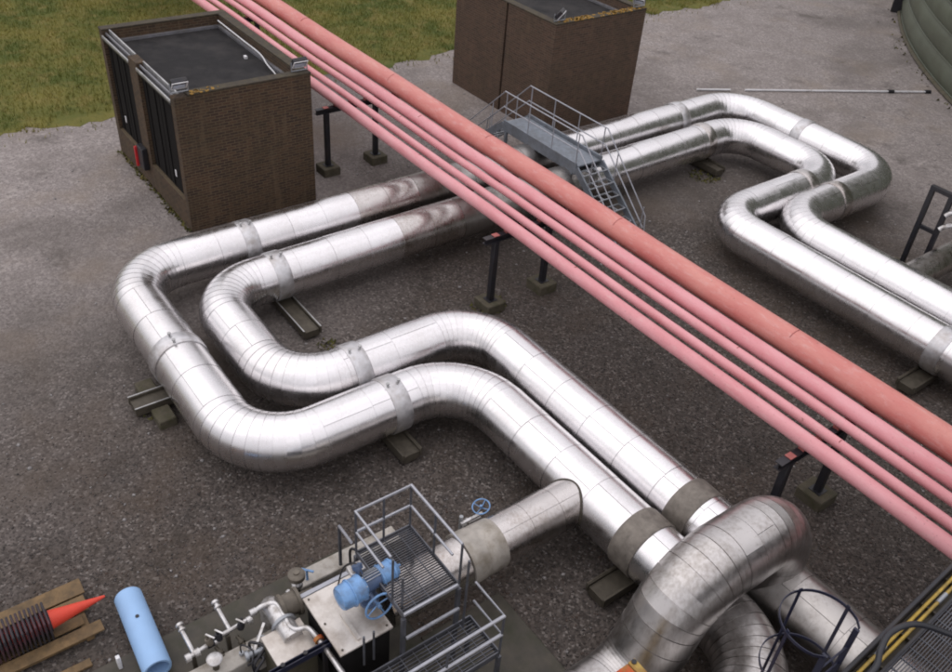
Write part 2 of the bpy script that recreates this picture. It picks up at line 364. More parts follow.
def clump(n, cx, cy, rad, mat, name, label, cat):
    r = rad*np.sqrt(RNG.random(n)); a = RNG.uniform(0, 2*PI, n)
    mbx = MB()
    for i in range(n):
        x, yv = cx+r[i]*math.cos(a[i]), cy+r[i]*math.sin(a[i]); s = random.uniform(.02, .06)
        b = random.uniform(0, 6.28); h = random.uniform(.02, .09)
        mbx.add([(x-s*math.cos(b), yv-s*math.sin(b), .005), (x+s*math.cos(b), yv+s*math.sin(b), .005), (x+s*.8*math.sin(b), yv-s*.8*math.cos(b), h)], [(0, 1, 2)])
    return tag(mbx.build(name, mat), label, cat)

# ------------------------------------------------------------------ brick buildings
def brick_building(label, x0, x1, y0, y1, brick, doors):
    H, T = 3.7, .26
    t = thing('brick_building', label, 'building', ((x0+x1)/2, (y0+y1)/2, 0))
    wb = MB()
    wb.box(x1-T, x1, y0, y1, 0, H).box(x0, x0+T, y0, y1, 0, H)
    wb.box(x0+T, x1-T, y1-T, y1, 0, H)
    if not doors:
        xj = -22.95
        wb.box(x0+T, xj-.05, y0, y0+T, 0, H).box(xj+.05, x1-T, y0, y0+T, 0, H)
        wb.build('wall', brick, t, .006)
        MB().box(xj-.049, xj+.049, y0+.08, y0+T-.02, .02, H-.03).build('expansion_joint', 'black', t)
    else:
        wb.box(x0+T, x1-T, y0, y0+T, 0, .82)                         # plinth under the door bays
        wb.box(-23.48, -22.86, y0, y0+T, .82, H-.004)                 # brick pier
        wb.build('wall', brick, t, .006)
        for (a, b) in ((x0+T, -23.48), (-22.86, x1-T)):
            m = (a+b)/2
            for q, (c, d) in enumerate(((a, m-.012), (m+.012, b))):
                dm = MB().box(c+.004, d-.004, y0+.10, y0+.16, .84, 3.42)
                k = 2
                for i in range(k):                                   # folded ribs of the door leaf
                    xx = c+(i+.5)*(d-c)/k; dm.box(xx-.03, xx+.03, y0+.075, y0+.103, .9, 3.36)
                dl = dm.build('door', 'door', t)
                if q == (0 if a < -24 else 1):
                    xh = -24.92 if a < -24 else -21.12
                    MB().box(xh-.045, xh+.045, y0+.055, y0+.073, 1.24, 1.44).build('lock_plate', 'white', dl, .01)
            for i in range(3):                                       # head rails over the doors
                MB().box(a-.02, b+.02, y0-.02+i*.105, y0+.02+i*.105, 3.5+.08*(i > 0), 3.58+.07*i).build('head_rail', 'edge' if i != 1 else 'flash', t, .008)
            MB().box(a, b, y0+.0, y0+T, 3.43, 3.495).build('lintel', 'black', t)
    z = 3.36
    yi = y0+T
    MB().box(x0+T+.002, x1-T-.002, yi+.002, y1-T-.002, z-.15, z).build('roof', 'felt', t)
    fl = MB()                                                        # felt upstand and flashing inside the parapet
    fl.box(x0+T, x0+T+.09, yi, y1-T, z, z+.07).box(x0+T+.09, x1-T-.05, y1-T-.09, y1-T, z, z+.07).box(x1-T-.03, x1-T, yi, y1-T, z, z+.05)
    fl.build('flashing', 'flash', t)
    cp = MB()
    cp.box(x0-.012, x0+T+.012, y0-.012, y1+.012, H+.003, H+.05).box(x1-T-.012, x1+.012, y0+(.35 if doors else -.012), y1+.012, H+.003, H+.05)
    cp.box(x0+T+.015, x1-T-.015, y1-T-.012, y1+.012, H+.003, H+.05)
    if not doors: cp.box(x0+T+.015, x1-T-.015, y0-.012, y0+T+.012, H+.003, H+.05)
    cp.build('coping', 'coping', t, .008)
    return t
B1 = brick_building('brown brick switch house with black doors and pale head rails on its left side', -25.8, -20.28, 6.6, 10.25, 'brick', True)
B2 = brick_building('brown brick block with a black vertical joint down its blank left wall', -25.8, -20.5, 18.85, 22.82, 'brick2', False)
for (xx, yy, s, b) in ((-20.35, 7.25, 14, B1), (-20.35, 7.6, 8, B1), (-20.6, 19.9, 90, B2), (-20.6, 21.4, 80, B2), (-20.6, 22.3, 40, B2)):
    mbx = MB()
    for i in range(s):
        px, py = xx+random.uniform(-.16, .1), yy+random.gauss(0, .32 if b is B2 else .12); q = random.uniform(.015, .05)
        py = min(max(py, yy-.8), yy+.5)
        mbx.obox((px, py, 3.752), (q*2, q*1.6, .018), Matrix.Rotation(random.uniform(0, 3), 3, 'Z'))
    g_ = mbx.build('lichen', simple('orange_lichen', (.30, .17, .03), .9), b); g_['kind'] = 'stuff'
# white conduit on the roof of the first block
MB().tube(bez([(-25.2, 9.83, 3.66), (-23.6, 9.82, 3.63), (-22.4, 9.82, 3.60), (-21.8, 9.74, 3.52), (-21.3, 9.72, 3.45), (-20.75, 9.62, 3.42), (-20.5, 9.9, 3.74)], 6), .018, 8).build('conduit', 'white', B1)
MB().box(-22.9, -22.78, 9.55, 9.62, 3.361, 3.43).build('conduit_clip', 'white', B1)
def floodlight(x, y, z, yawd, label):
    t = thing('floodlight', label, 'floodlight', (x, y, z), 'floodlights on the brick block corners')
    R = Matrix.Rotation(math.radians(yawd), 3, 'Z') @ Matrix.Rotation(math.radians(38), 3, 'Y')
    c = Vector((x, y, z+.22))
    MB().obox(c, (.13, .40, .28), R).build('housing', 'black', t, .02)
    MB().obox(c+R @ Vector((.071, 0, -.03)), (.012, .31, .13), R).build('lens', 'glass', t, .004)
    fr = MB()
    for q in (-1, 1): fr.obox(c+R @ Vector((.072, 0, .12*q)), (.02, .40, .022), R).obox(c+R @ Vector((.072, .184*q, 0)), (.02, .03, .204), R)
    fr.build('frame', 'white', t)
    MB().bar((x, y-.22, z), (x, y-.22, z+.24), .03, .012).bar((x, y+.22, z), (x, y+.22, z+.24), .03, .012).bar((x, y-.235, z+.008), (x, y+.235, z+.008), .04, .014).build('bracket', 'galv', t)
    return t
floodlight(-20.47, 6.83, 3.76, 0, 'small black floodlight on the left front roof corner of the doored brick block')
floodlight(-20.47, 10.03, 3.76, 0, 'small black floodlight on the roof corner nearest the pink pipes')
floodlight(-20.70, 19.15, 3.76, 35, 'black floodlight on the near roof corner of the blank brick block')
floodlight(-20.70, 22.62, 3.76, -60, 'tilted black floodlight on the far right roof corner of the blank brick block')
t = thing('fire_box', 'red and black fire point box fixed low on the brick pier', 'fire box', (-23.3, 6.5, .3))
MB().box(-23.55, -23.12, 6.44, 6.596, .55, 1.20).build('case', 'black', t, .015)
MB().box(-23.62, -23.56, 6.38, 6.58, .52, 1.12).build('panel', 'red', t, .01)

# ------------------------------------------------------------------ overhead pink pipes
sag = lambda x: -.012*(1-math.cos(2*PI*(x+5.2)/8.2))
PP = [('big', 13.66, .275, 'salmon', 'thick salmon red pipe, the widest of the overhead row'), ('a', 13.04, .165, 'pink', 'pink overhead pipe running directly beside the thick salmon red one'),
      ('b', 12.67, .098, 'pink', 'thin pink overhead pipe, the middle one of the row of five'), ('c', 12.16, .098, 'pink', 'thin pink overhead pipe next to the outermost pink pipe'),
      ('d', 11.67, .146, 'pink', 'outermost pink overhead pipe on the side nearest the silver loop')]
for k, py, r, mt, lab in PP:
    t = thing('overhead_pipe', lab, 'pipe', (-15, py, 2.1+r), 'pink and red overhead pipes')
    xs = np.arange(-62, 6.01, .7); ph = random.uniform(0, 6)
    MB().tube([(x, py+.006*math.sin(x*.55+ph), 2.1+r+sag(x)) for x in xs], r, 28).build('pipe_run', mt, t)
    st = random.uniform(0, 5)
    for i in range(11):
        x = {0: -27.2, 1: -21.6, 2: -16.9, 3: -11.9, 4: -6.95}.get(i) if k == 'big' else -58+st+i*6.1
        if x is None or x > 5: continue
        a0 = random.uniform(.4, 1.6)
        MB().tube([(x, py+(r+.001)*math.cos(a), 2.1+r+sag(x)+(r+.001)*math.sin(a)) for a in np.linspace(a0, a0+(1.1 if k == 'big' else .7), 9)], .009, 6).build('weld_seam', 'pinkdark', t)
for i, x in enumerate((-29.7, -21.6, -13.5, -5.1)):
    lab = ['black pipe trestle farthest off, behind the doored brick block', 'black pipe trestle beside the right wall of the doored brick block', 'black pipe trestle under the pink pipes inside the silver loop', 'black pipe trestle behind the big bent crossing pipe'][i]
    t = thing('pipe_trestle', lab, 'pipe support', (x, 12.2, 0), 'trestles carrying the pink pipes')
    MB().box(x-.075, x+.075, 11.02, 14.05, 1.90, 1.915).box(x-.075, x+.075, 11.02, 14.05, 2.035, 2.05).box(x-.008, x+.008, 11.03, 14.04, 1.914, 2.036).build('crossbeam', 'black', t)
    for yy in (11.36, 13.0):
        MB().box(x-.07, x+.07, yy-.07, yy+.07, .262, 1.898).build('post', 'black', t, .008)
        MB().box(x-.13, x+.13, yy-.13, yy+.13, .25, .264).build('base_plate', 'black', t)
        MB().box(x-.29, x+.29, yy-.27, yy+.27, -.05, .25).build('plinth', 'conc', t, .02)
    for k, py, r, mt, l2 in PP:
        MB().box(x-.06, x+.06, py-.05, py+.05, 2.052, 2.112).build('pipe_shoe', 'pinkdark', t)
    MB().box(x-.07, x+.07, 11.26, 11.42, 2.052, 2.07).build('shoe_plate', 'pinkdark', t, .004)

# ------------------------------------------------------------------ silver lagged pipelines
SEG = 56
def sheet_mesh(L, r, mat):
    """one cladding sheet: swaged bead at its start, plain lap at its end, a lengthwise lap seam"""
    prof = [(.006, r-.014), (.006, r+.003), (.03, r+.003), (L*.5, r+.0015), (L-.03, r), (L-.006, r), (L-.006, r-.014), (L+.02, r-.014)]
    mb = MB(); n = SEG
    for (t, rr) in prof:
        for j in range(n+1):
            a = 1.15+.006+(2*PI-.012)*j/n; q = rr+.004*(1-j/n)
            mb.V.append((t, q*math.cos(a), q*math.sin(a)))
    for i in range(len(prof)-1):
        for j in range(n):
            mb.F.append((i*(n+1)+j, i*(n+1)+j+1, (i+1)*(n+1)+j+1, (i+1)*(n+1)+j))
    return mb.mesh('cladding_sheet', mat, ang=35)
def gore_mesh(R, r, d, mat):
    """one mitred elbow segment about the origin (bend axis z), from angle 0 to d"""
    mb = MB(); n = SEG
    e_ = .0055/(R*d); rows = [(e_, -.016), (e_, .003), (.15, .003), (.85, 0.), (1-e_, 0.), (1-e_, -.016), (1.1, -.016)]
    for (f, e) in rows:
        # straight facet between the two mitre planes
        for j in range(n+1):
            a = 2.2+2*PI*j/n; q = r+e+.004*(1-j/n); x0 = R+q*math.cos(a); z = q*math.sin(a)
            p0 = Vector((x0, 0)); p1 = Vector((x0*math.cos(d), x0*math.sin(d)))
            p = p0.lerp(p1, f); mb.V.append((p.x, p.y, z))
    for i in range(len(rows)-1):
        for j in range(n): mb.F.append((i*(n+1)+j, i*(n+1)+j+1, (i+1)*(n+1)+j+1, (i+1)*(n+1)+j))
    return mb.mesh('elbow_segment', mat, ang=35)
GC = {}
def pipeline(root, corners, r, bends, matf, sheet=.95, ngore=11, lead=True):
    P = [Vector(c) for c in corners]; n = len(P)
    R = bends if isinstance(bends, (list, tuple)) else [bends]*n
    trim = [0.]*n
    for i in range(1, n-1):
        a = (P[i]-P[i-1]).normalized().angle((P[i+1]-P[i]).normalized()); trim[i] = R[i]*math.tan(a/2)
    for i in range(n-1):
        d = (P[i+1]-P[i]); L = d.length; d.normalize(); a = trim[i]; b = L-trim[i+1]
        if b-a > .05:
            k = max(1, round((b-a)/sheet)); step = (b-a)/k; ms = {}
            q = Vector((1, 0, 0)).rotation_difference(d)
            if d.x < -.999: q = Matrix.Rotation(PI, 3, 'Z').to_quaternion()
            for j in range(k):
                c = P[i]+d*(a+j*step); mt = matf(c+d*step/2)
                if mt not in ms: ms[mt] = sheet_mesh(step, r, mt)
                o_ = inst('cladding_sheet', ms[mt], root, c, Matrix.Rotation(random.gauss(0, .0022), 3, 'Z').to_quaternion() @ Matrix.Rotation(random.gauss(0, .0022), 3, 'Y').to_quaternion() @ q @ Matrix.Rotation(random.uniform(-.25, .25), 3, 'X').to_quaternion()); k_ = random.uniform(.996, 1.006); o_.scale = (1, k_, k_)
        if i < n-2:
            d2 = (P[i+2]-P[i+1]).normalized(); ang = d.angle(d2); ax = d.cross(d2).normalized()
            ctr = P[i+1]-d*trim[i+1]+ax.cross(d)*R[i+1]
            xr = -(ax.cross(d)); base = Matrix((xr, d, ax)).transposed()
            kk = max(3, round(ngore*ang/(PI/2))); dd = ang/kk
            for j in range(kk):
                mt = matf(P[i+1]); key = (round(R[i+1], 3), round(dd, 4), r, mt)
                if key not in GC: GC[key] = gore_mesh(R[i+1], r, dd, mt)
                inst('elbow_segment', GC[key], root, ctr, (base @ Matrix.Rotation(j*dd, 3, 'Z')).to_quaternion())
def clamp(root, c, d, r, wd, mat, bolts=True, lift=.02):
    c = Vector(c); d = Vector(d).normalized()
    o = MB().lathe([(-wd/2, r), (-wd/2, r+lift), (-wd/2+.03, r+lift+.012), (wd/2-.03, r+lift+.012), (wd/2, r+lift), (wd/2, r)], c, d, 48).build('clamp_band', mat, root)
    if bolts:
        s = Vector((-d.y, d.x, 0))
        for k in (-.12, .12):
            p = c+d*k+Vector((0, 0, r+lift))-s*.08
            MB().lathe([(-.02, .022), (.05, .022), (.05, .038), (.075, .038)], p, (0, 0, 1), 8).build('bolt', 'edge', o)
    return o
RP, ZP = .55, .85
def dullfn(p):
    if p.x > -4.4 and 9 < p.y < 11: return 'dull'
    if p.x > -3.9 and p.y < 9: return 'arch'
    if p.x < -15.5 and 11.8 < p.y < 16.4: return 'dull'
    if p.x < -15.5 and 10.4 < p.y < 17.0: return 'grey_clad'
    return 'clad'
OUT = [(-2.7, -3, ZP), (-2.7, 8.7, ZP), (-10.97, 8.7, ZP), (-10.97, 4.03, ZP), (-17.76, 4.03, ZP), (-18.05, 25.3, ZP), (-11.72, 25.3, ZP), (-11.72, 20.03, ZP), (5, 20.03, ZP)]
INN = [(5, 9.95, ZP), (-12.25, 9.95, ZP), (-12.25, 5.4, ZP), (-16.13, 5.4, ZP), (-16.45, 23.65, ZP), (-12.66, 23.65, ZP), (-12.66, 18.5, ZP), (5, 18.5, ZP)]
pout = thing('lagged_pipeline', 'wide silver lagged pipe forming the outer line of both bends', 'pipeline', (-18, 14, 0), 'twin silver lagged pipelines')
pipeline(pout, OUT, RP, 1.3, dullfn)
pinn = thing('lagged_pipeline', 'wide silver lagged pipe forming the inner line of both bends', 'pipeline', (-16.3, 14, 0), 'twin silver lagged pipelines')
pipeline(pinn, INN, RP, 1.15, dullfn)
XD, YD = (1, 0, 0), (0, 1, 0)
for c, d, mt, b in (((-17.80, 7.05, ZP), YD, 'band', 1), ((-14.35, 4.03, ZP), XD, 'band', 1), ((-10.97, 6.95, ZP), YD, 'band', 1), ((-5.75, 8.7, ZP), XD, 'rust_band', 1),
                 ((-15.0, 25.3, ZP), XD, 'band', 0), ((-18.02, 22.4, ZP), YD, 'band', 0), ((-11.72, 22.35, ZP), YD, 'grey_clad', 0)):
    clamp(pout, c, d, RP, .36 if mt != 'rust_band' else .48, mt, b and mt != 'rust_band')
for c, d, mt, b in (((-16.16, 7.05, ZP), YD, 'band', 1), ((-12.25, 6.85, ZP), YD, 'band', 1), ((-5.75, 9.95, ZP), XD, 'rust_band', 1), ((-5.95, 18.5, ZP), XD, 'band', 0),
                 ((-16.43, 21.9, ZP), YD, 'grey_clad', 0), ((-12.66, 22.1, ZP), YD, 'grey_clad', 0)):
    clamp(pinn, c, d, RP, .36 if mt != 'rust_band' else .48, mt, b and mt != 'rust_band')
# branch with a dirty wrapped joint, running under the grating
tb = thing('branch_pipe', 'short silver branch pipe with a dirty wrapped joint running under the grating deck', 'pipe', (-7.13, 7, 0))
me = sheet_mesh(.63, .42, 'grey_clad')
for k in range(3): inst('cladding_sheet', me, tb, (-7.13, 8.45-k*.63, ZP), Matrix.Rotation(-PI/2, 3, 'Z').to_quaternion())
MB().tube([(-7.13+.43*math.cos(a), 8.7-math.sqrt(.565**2-(.43*math.sin(a))**2), ZP+.43*math.sin(a)) for a in np.linspace(0, 2*PI, 49)[:-1]], .016, 8, closed=True).build('collar', 'steel', tb)
MB().lathe([(0, .42), (0, .432), (.03, .438), (.33, .445), (.36, .435), (.40, .45), (.70, .46), (.70, .42)], (-7.13, 6.6, ZP), (0, -1, 0), 48).build('wrapped_joint', 'wrap', tb)
MB().lathe([(0, .40), (.02, .425), (.5, .42), (1.5, .42), (1.5, .3)], (-7.13, 5.9, ZP), (0, -1, 0), 48).build('end_sleeve', 'grey_clad', tb)
# crossing pipe: riser off the inner line, over the outer one and down again
tx = thing('crossing_pipe', 'dull silver pipe rising off the inner line and arching over the outer one', 'pipe', (-4.2, 8.5, 0))
pipeline(tx, [(-4.2, 9.95, 1.0), (-4.2, 9.95, 2.2), (-4.2, 7.78, 2.2), (-4.2, 7.02, .5), (-4.2, 1.0, .5)], .56, [0, .72, 1.05, .85, 0], lambda p: 'arch', .36, 10)
# second branch on the far right
tr_ = thing('branch_pipe', 'grey branch pipe meeting the far silver pipe beside the black frame', 'pipe', (-8.2, 22, 0))
pipeline(tr_, [(-8.15, 20.3, ZP), (-8.15, 33, ZP)], .36, 1, lambda p: 'grey_clad', .9)

# low supports under the pipes
def sled(x, y, along, a, b, label, edge='steel', bl=None, wd=.40):
    """two rails across the pipe, resting on concrete blocks; along = axis of the rails"""
    t = thing('pipe_sled', label, 'pipe support', (x, y, 0), 'low steel supports under the silver pipes')
    def B(u0, u1, v0, v1, z0, z1):
        return MB().box(x+u0, x+u1, y+v0, y+v1, z0, z1) if along == 'x' else MB().box(x+v0, x+v1, y+u0, y+u1, z0, z1)
    for s in (-1, 1): rl = B(a, b, s*wd/2-.025, s*wd/2+.025, .12, .30).build('rail', 'steel', t, .005); B(a, b, s*wd/2-.013+.01*s, s*wd/2+.013+.01*s, .301, .313).build('worn_edge', edge, rl)
    B(a+.02, b-.02, -wd/2+.03, wd/2-.03, .06, .24).build('infill', 'steel', t)
    B(-.16, .16, -.14, .14, .242, .36).build('saddle', 'steel', t, .01)
    for u in (bl or ()):
        for v in (-1, 1): B(u-.18, u+.18, v*.48-.24, v*.48+.24, -.05, .20).build('concrete_block', 'conc', t, .02)
    return t
sled(-16.15, 7.12, 'x', -.5, 1.6, 'steel sled poking out under the upper inner pipe clamp', 'edge')
sled(-14.2, 4.03, 'y', -1.12, .55, 'steel sled on two concrete blocks at the left outer bend', 'edge', (-.66, .3))
sled(-10.97, 6.9, 'x', -.6, .9, 'steel sled under the clamp of the outer pipe in the middle')
sled(-5.7, 8.7, 'y', -1.0, .5, 'steel sled under the rusty clamp beside the crossing pipe', 'steel')
sled(-6.0, 18.5, 'y', -1.05, .5, 'steel sled under the near silver pipe at the right edge')
sled(-16.4, 22.0, 'x', -.5, .95, 'steel sled in the far loop behind the footbridge')

# ------------------------------------------------------------------ footbridge
t = thing('footbridge', 'grey steel footbridge with handrails and stairs stepping over the silver pipes', 'footbridge', (-17.5, 16.5, 0))
xa, xb, ya, yb, zd = -19.2, -15.9, 16.03, 16.98, 1.6
MB().box(xa, xb, ya+.05, yb-.05, zd-.04, zd).build('deck', 'deck', t)
for yy in (ya, yb): MB().box(xa, xb, yy-.03, yy+.03, zd-.24, zd+.10).build('stringer', 'deck', t, .006)
for xx in (xa+.15, xb-.15):
    for yy in (ya, yb): MB().box(xx-.04, xx+.04, yy-.04, yy+.04, 0, zd-.2).build('leg', 'deck', t)
    MB().box(xx-.03, xx+.03, ya+.04, yb-.04, .7, .76).build('brace', 'deck', t)
SL = 1.95
def stair(x0, sgn):
    x1 = x0+sgn*SL
    for yy in (ya, yb): MB().bar((x0, yy, zd-.06), (x1, yy, .02), .05, .2).build('stair_stringer', 'deck', t)
    for i in range(6):
        f = (i+.55)/6.3; x = x0+sgn*SL*f; z = zd*(1-f)-.02
        o = MB(); hw = .15
        o.box(x-hw, x-hw+.03, ya+.03, yb-.03, z-.03, z).box(x+hw-.03, x+hw, ya+.03, yb-.03, z-.03, z)
        for q in range(4):
            yq = ya+.05+q*(yb-ya-.1)/3; o.box(x-hw+.03, x+hw-.03, yq-.02, yq+.02, z-.03, z-.001)
        o.build('tread', 'galv', t)
stair(xb, 1); stair(xa, -1)
for yy in (ya, yb):
    for hh in (.95, .48):
        pts = [(xa-SL, yy, hh*.8), (xa-.05, yy, zd+hh), (xb+.05, yy, zd+hh), (xb+SL, yy, hh*.8)]
        if hh > .8: pts = [(xa-SL-.1, yy, .1)]+pts+[(xb+SL+.1, yy, .1)]
        MB().tube(pts, .018, 8).build('handrail', 'rail', t)
    for xx in (xa+.05, xa+1.12, xa+2.2, xb-.05): MB().tube([(xx, yy, zd+.1), (xx, yy, zd+.95)], .016, 8).build('rail_post', 'rail', t)
    for xx, sg in ((xb, 1), (xa, -1)):
        for f in (.3, .95): MB().tube([(xx+sg*SL*f, yy, zd*(1-f)), (xx+sg*SL*f, yy, zd*(1-f)+.9)], .016, 8).build('rail_post', 'rail', t)

# ------------------------------------------------------------------ valve platform (two grating levels)
t = thing('valve_platform', 'two level dark grating platform with grey handrails over the branch pipe', 'platform', (-6.5, 4.5, 0))
def grating(x0, x1, y0, y1, z, along='y', pitch=.042):
    o = MB()
    if along == 'y':
        n = int((x1-x0)/pitch)
        for i in range(n+1): o.box(x0+i*(x1-x0)/n-.005, x0+i*(x1-x0)/n+.005, y0, y1, z-.03, z)
        k = int((y1-y0)/.2)
        for i in range(k+1): o.box(x0, x1, y0+i*(y1-y0)/k-.005, y0+i*(y1-y0)/k+.005, z-.025, z-.004)
    else:
        n = int((y1-y0)/pitch)
        for i in range(n+1): o.box(x0, x1, y0+i*(y1-y0)/n-.005, y0+i*(y1-y0)/n+.005, z-.03, z)
        k = int((x1-x0)/.2)
        for i in range(k+1): o.box(x0+i*(x1-x0)/k-.005, x0+i*(x1-x0)/k+.005, y0, y1, z-.025, z-.004)
    return o
ux0, ux1, uy0, uy1, uz = -7.49, -6.18, 4.18, 5.13, 1.85
g_ = grating(ux0, ux1, uy0, uy1, uz).build('upper_grating', 'grate', t, smooth=False); g_['kind'] = 'stuff'
MB().bar((ux0, uy0, uz-.02), (ux0, uy1, uz-.02), .02, .10).bar((ux0+.01, uy1, uz-.02), (ux1-.01, uy1, uz-.02), .02, .10).bar((ux0+.01, uy0, uz-.02), (ux1-.01, uy0, uz-.02), .02, .10).build('upper_frame', 'grate', t)
MB().bar((ux1, uy0, uz-.0), (ux1, uy1, uz-.0), .035, .05).build('nosing', 'rail', t)
lx0, lx1, ly0, ly1, lz = -6.14, -5.40, 1.8, 5.37, .93
g_ = grating(lx0, lx1, ly0, ly1, lz, 'y', .055).build('lower_grating', 'grate', t, smooth=False); g_['kind'] = 'stuff'
MB().bar((lx1, ly0, lz-.02), (lx1, ly1, lz-.02), .02, .12).bar((lx0, ly1, lz-.02), (lx1, ly1, lz-.02), .02, .12).bar((lx0, ly0, lz-.02), (lx0, ly1, lz-.02), .02, .12).build('lower_frame', 'grate', t)
MB().box(-6.14, -6.10, 4.2, 5.12, 1.34, 1.38).build('middle_nosing', 'rail', t)
for yy in (3.62, 3.78): MB().tube([(-6.32, yy, .95), (-6.32, yy, 1.62)], .018, 8).build('rail_post', 'grate', t)
for x, yy, z0 in ((ux0, uy0, uz), (ux0, uy1, uz), (ux1, uy1, uz), (ux1, uy0, uz), (lx1, ly1, lz), (lx1, 3.2, lz), (lx0, ly1, lz)):
    MB().box(x-.03, x+.03, yy-.03, yy+.03, 0, z0-.08).build('leg', 'grate', t)
for h in (.9, .46):
    MB().tube([(ux1-.35, uy0, uz+h), (ux0, uy0, uz+h), (ux0, uy1, uz+h), (ux1+.0, uy1, uz+h)] if h > .8 else [(ux1-.55, uy0, uz+h), (ux0, uy0, uz+h), (ux0, uy1, uz+h), (ux1-.2, uy1, uz+h)], .021, 8).build('handrail', 'rail', t)
    MB().tube([(lx0+.05, ly1, lz+h), (lx1, ly1, lz+h), (lx1, ly0, lz+h)], .021, 8).build('handrail', 'rail', t)
for x, yy, z0, h in ((ux0, uy0, uz, .9), (ux0, (uy0+uy1)/2, uz, .9), (ux0, uy1, uz, .9), (ux0+.65, uy1, uz, .9), (ux1, uy1, uz, .9), (ux1+.12, uy1+.05, lz, 1.55),
                  (ux1-.3, uy0, uz, .9), (ux1-.12, uy0+.05, uz, .66), (lx1, ly1, lz, .9), (lx1, 4.4, lz, .9), (lx1, 3.4, lz, .9)):
    MB().tube([(x, yy, z0-.02), (x, yy, z0+h)], .019, 8).build('rail_post', 'grate', t)

# ------------------------------------------------------------------ valve box, actuator and small pipework
t = thing('valve_box', 'cream metal box over the valve beneath the blue actuator', 'valve box', (-7.0, 3.75, 0))
MB().box(-7.57, -6.42, 3.30, 4.17, 1.26, 1.30).build('lid', 'box', t, .008)
for xx, yy in ((-7.5, 3.37), (-7.5, 4.1), (-6.49, 3.37), (-6.49, 4.1), (-7.0, 3.37)): MB().lathe([(0, .018), (.012, .018)], (xx, yy, 1.30), (0, 0, 1), 8).build('screw', 'steel', t)
MB().box(-7.52, -6.47, 3.35, 4.14, .2, 1.258).build('body', 'door', t)  # black colour stands in for the shade gap beneath the cream lid
MB().box(-7.0, -6.5, 3.62, 3.68, 1.302, 1.34).build('lid_rib', 'box', t)
t = thing('valve_actuator', 'light blue electric valve actuator with a handwheel on the cream box', 'actuator', (-6.95, 4.0, 1.3))
ax = Vector((-.03, 1, .02)).normalized(); o = Vector((-6.92, 3.57, 1.82))
MB().lathe([(-.03, .0), (-.03, .05), (-.005, .10), (0, .165), (.03, .185), (.17, .195), (.175, .215), (.195, .215), (.20, .195), (.32, .19), (.345, .205), (.375, .205), (.38, .15), (.42, .14)], o, ax, 28).build('motor_cover', 'blue', t)
MB().lathe([(0, .14), (.30, .13)], o+ax*.40, ax, 20).build('gearbox', 'bluedark', t)
mf = MB()
for i in range(9):
    a = i*.28-.4; s_ = Vector((-math.sin(a), 0, math.cos(a)))
    mf.bar(o+ax*.42+s_*.15, o+ax*.68+s_*.145, .012, .035, s_)
mf.build('cooling_fin', 'galv', t)
MB().lathe([(0, .13), (.01, .17), (.035, .18), (.04, .165), (.20, .165), (.21, .18), (.235, .18), (.24, .16), (.30, .13), (.325, .05), (.325, .02), (.38, .02)], o+ax*.66, ax, 28).build('terminal_cover', 'blue', t)
MB().lathe([(0, .11), (.25, .09), (.27, .15), (.33, .15)], o+ax*.50+Vector((0, 0, -.10)), (0, 0, -1), 20).build('mounting_neck', 'bluedark', t)
MB().lathe([(0, .05), (.10, .05), (.10, .08), (.16, .08), (.16, .0)], o+ax*.42+Vector((-.12, 0, .10)), (-.6, 0, .8), 14).build('gland_box', 'bluedark', t)
MB().box(-7.28, -7.10, 3.88, 4.12, 1.86, 1.95).build('limit_switch', 'whitesteel', t, .01)
def handwheel(parent, c, nrm, R, mat, name='handwheel'):
    c = Vector(c); nrm = Vector(nrm).normalized(); x = nrm.cross(Vector((0, 0, 1))).normalized() if abs(nrm.z) < .95 else Vector((1, 0, 0)); y_ = nrm.cross(x)
    m = MB().tube([c+(x*math.cos(a)+y_*math.sin(a))*R for a in np.linspace(0, 2*PI, 33)[:-1]], R*.075, 8, closed=True)
    w_ = m.build(name, mat, parent)
    sp = MB()
    for k in range(4):
        a = k*PI/2+.4; sp.tube([c-nrm*.04, c+(x*math.cos(a)+y_*math.sin(a))*R], R*.05, 6)
    sp.lathe([(-.06, R*.14), (.03, R*.14)], c, nrm, 12)
    sp.build('spoke', mat, w_); return w_
MB().tube(bez([(-7.0, 3.98, 1.98), (-7.2, 4.0, 2.02), (-7.38, 3.9, 1.8), (-7.42, 3.8, 1.32)], 8), .014, 6).build('cable', 'black', t)
for a_ in np.linspace(0, 2*PI, 9)[:-1]:
    q_ = o+ax*.385+Vector((math.cos(a_), 0, math.sin(a_)))*.185; MB().lathe([(-.035, .014), (.012, .014)], q_, ax, 6).build('bolt', 'galv', t)
handwheel(t, (-6.60, 4.04, 1.68), (1, 0, .10), .22, 'blue')
MB().tube([(-6.9, 4.0, 1.78), (-6.66, 4.02, 1.69)], .035, 10).build('wheel_shaft', 'bluedark', t)
t = thing('gate_valve', 'small valve with a blue handwheel standing beside the branch pipe', 'valve', (-7.75, 6.45, 0))
MB().tube([(-7.75, 6.35, 0), (-7.75, 6.35, 1.05)], .035, 10).build('stem_post', 'galv', t)
MB().lathe([(0, .06), (.12, .06), (.12, .09), (.16, .09), (.16, .05), (.4, .05)], (-7.75, 6.35, .8), (0, 1, 0), 14).build('valve_body', 'whitesteel', t)
MB().box(-7.71, -7.66, 6.3, 6.75, .93, .97).build('yoke', 'whitesteel', t)
handwheel(t, (-7.70, 6.72, 1.12), (.05, -.25, .95), .15, 'blue')
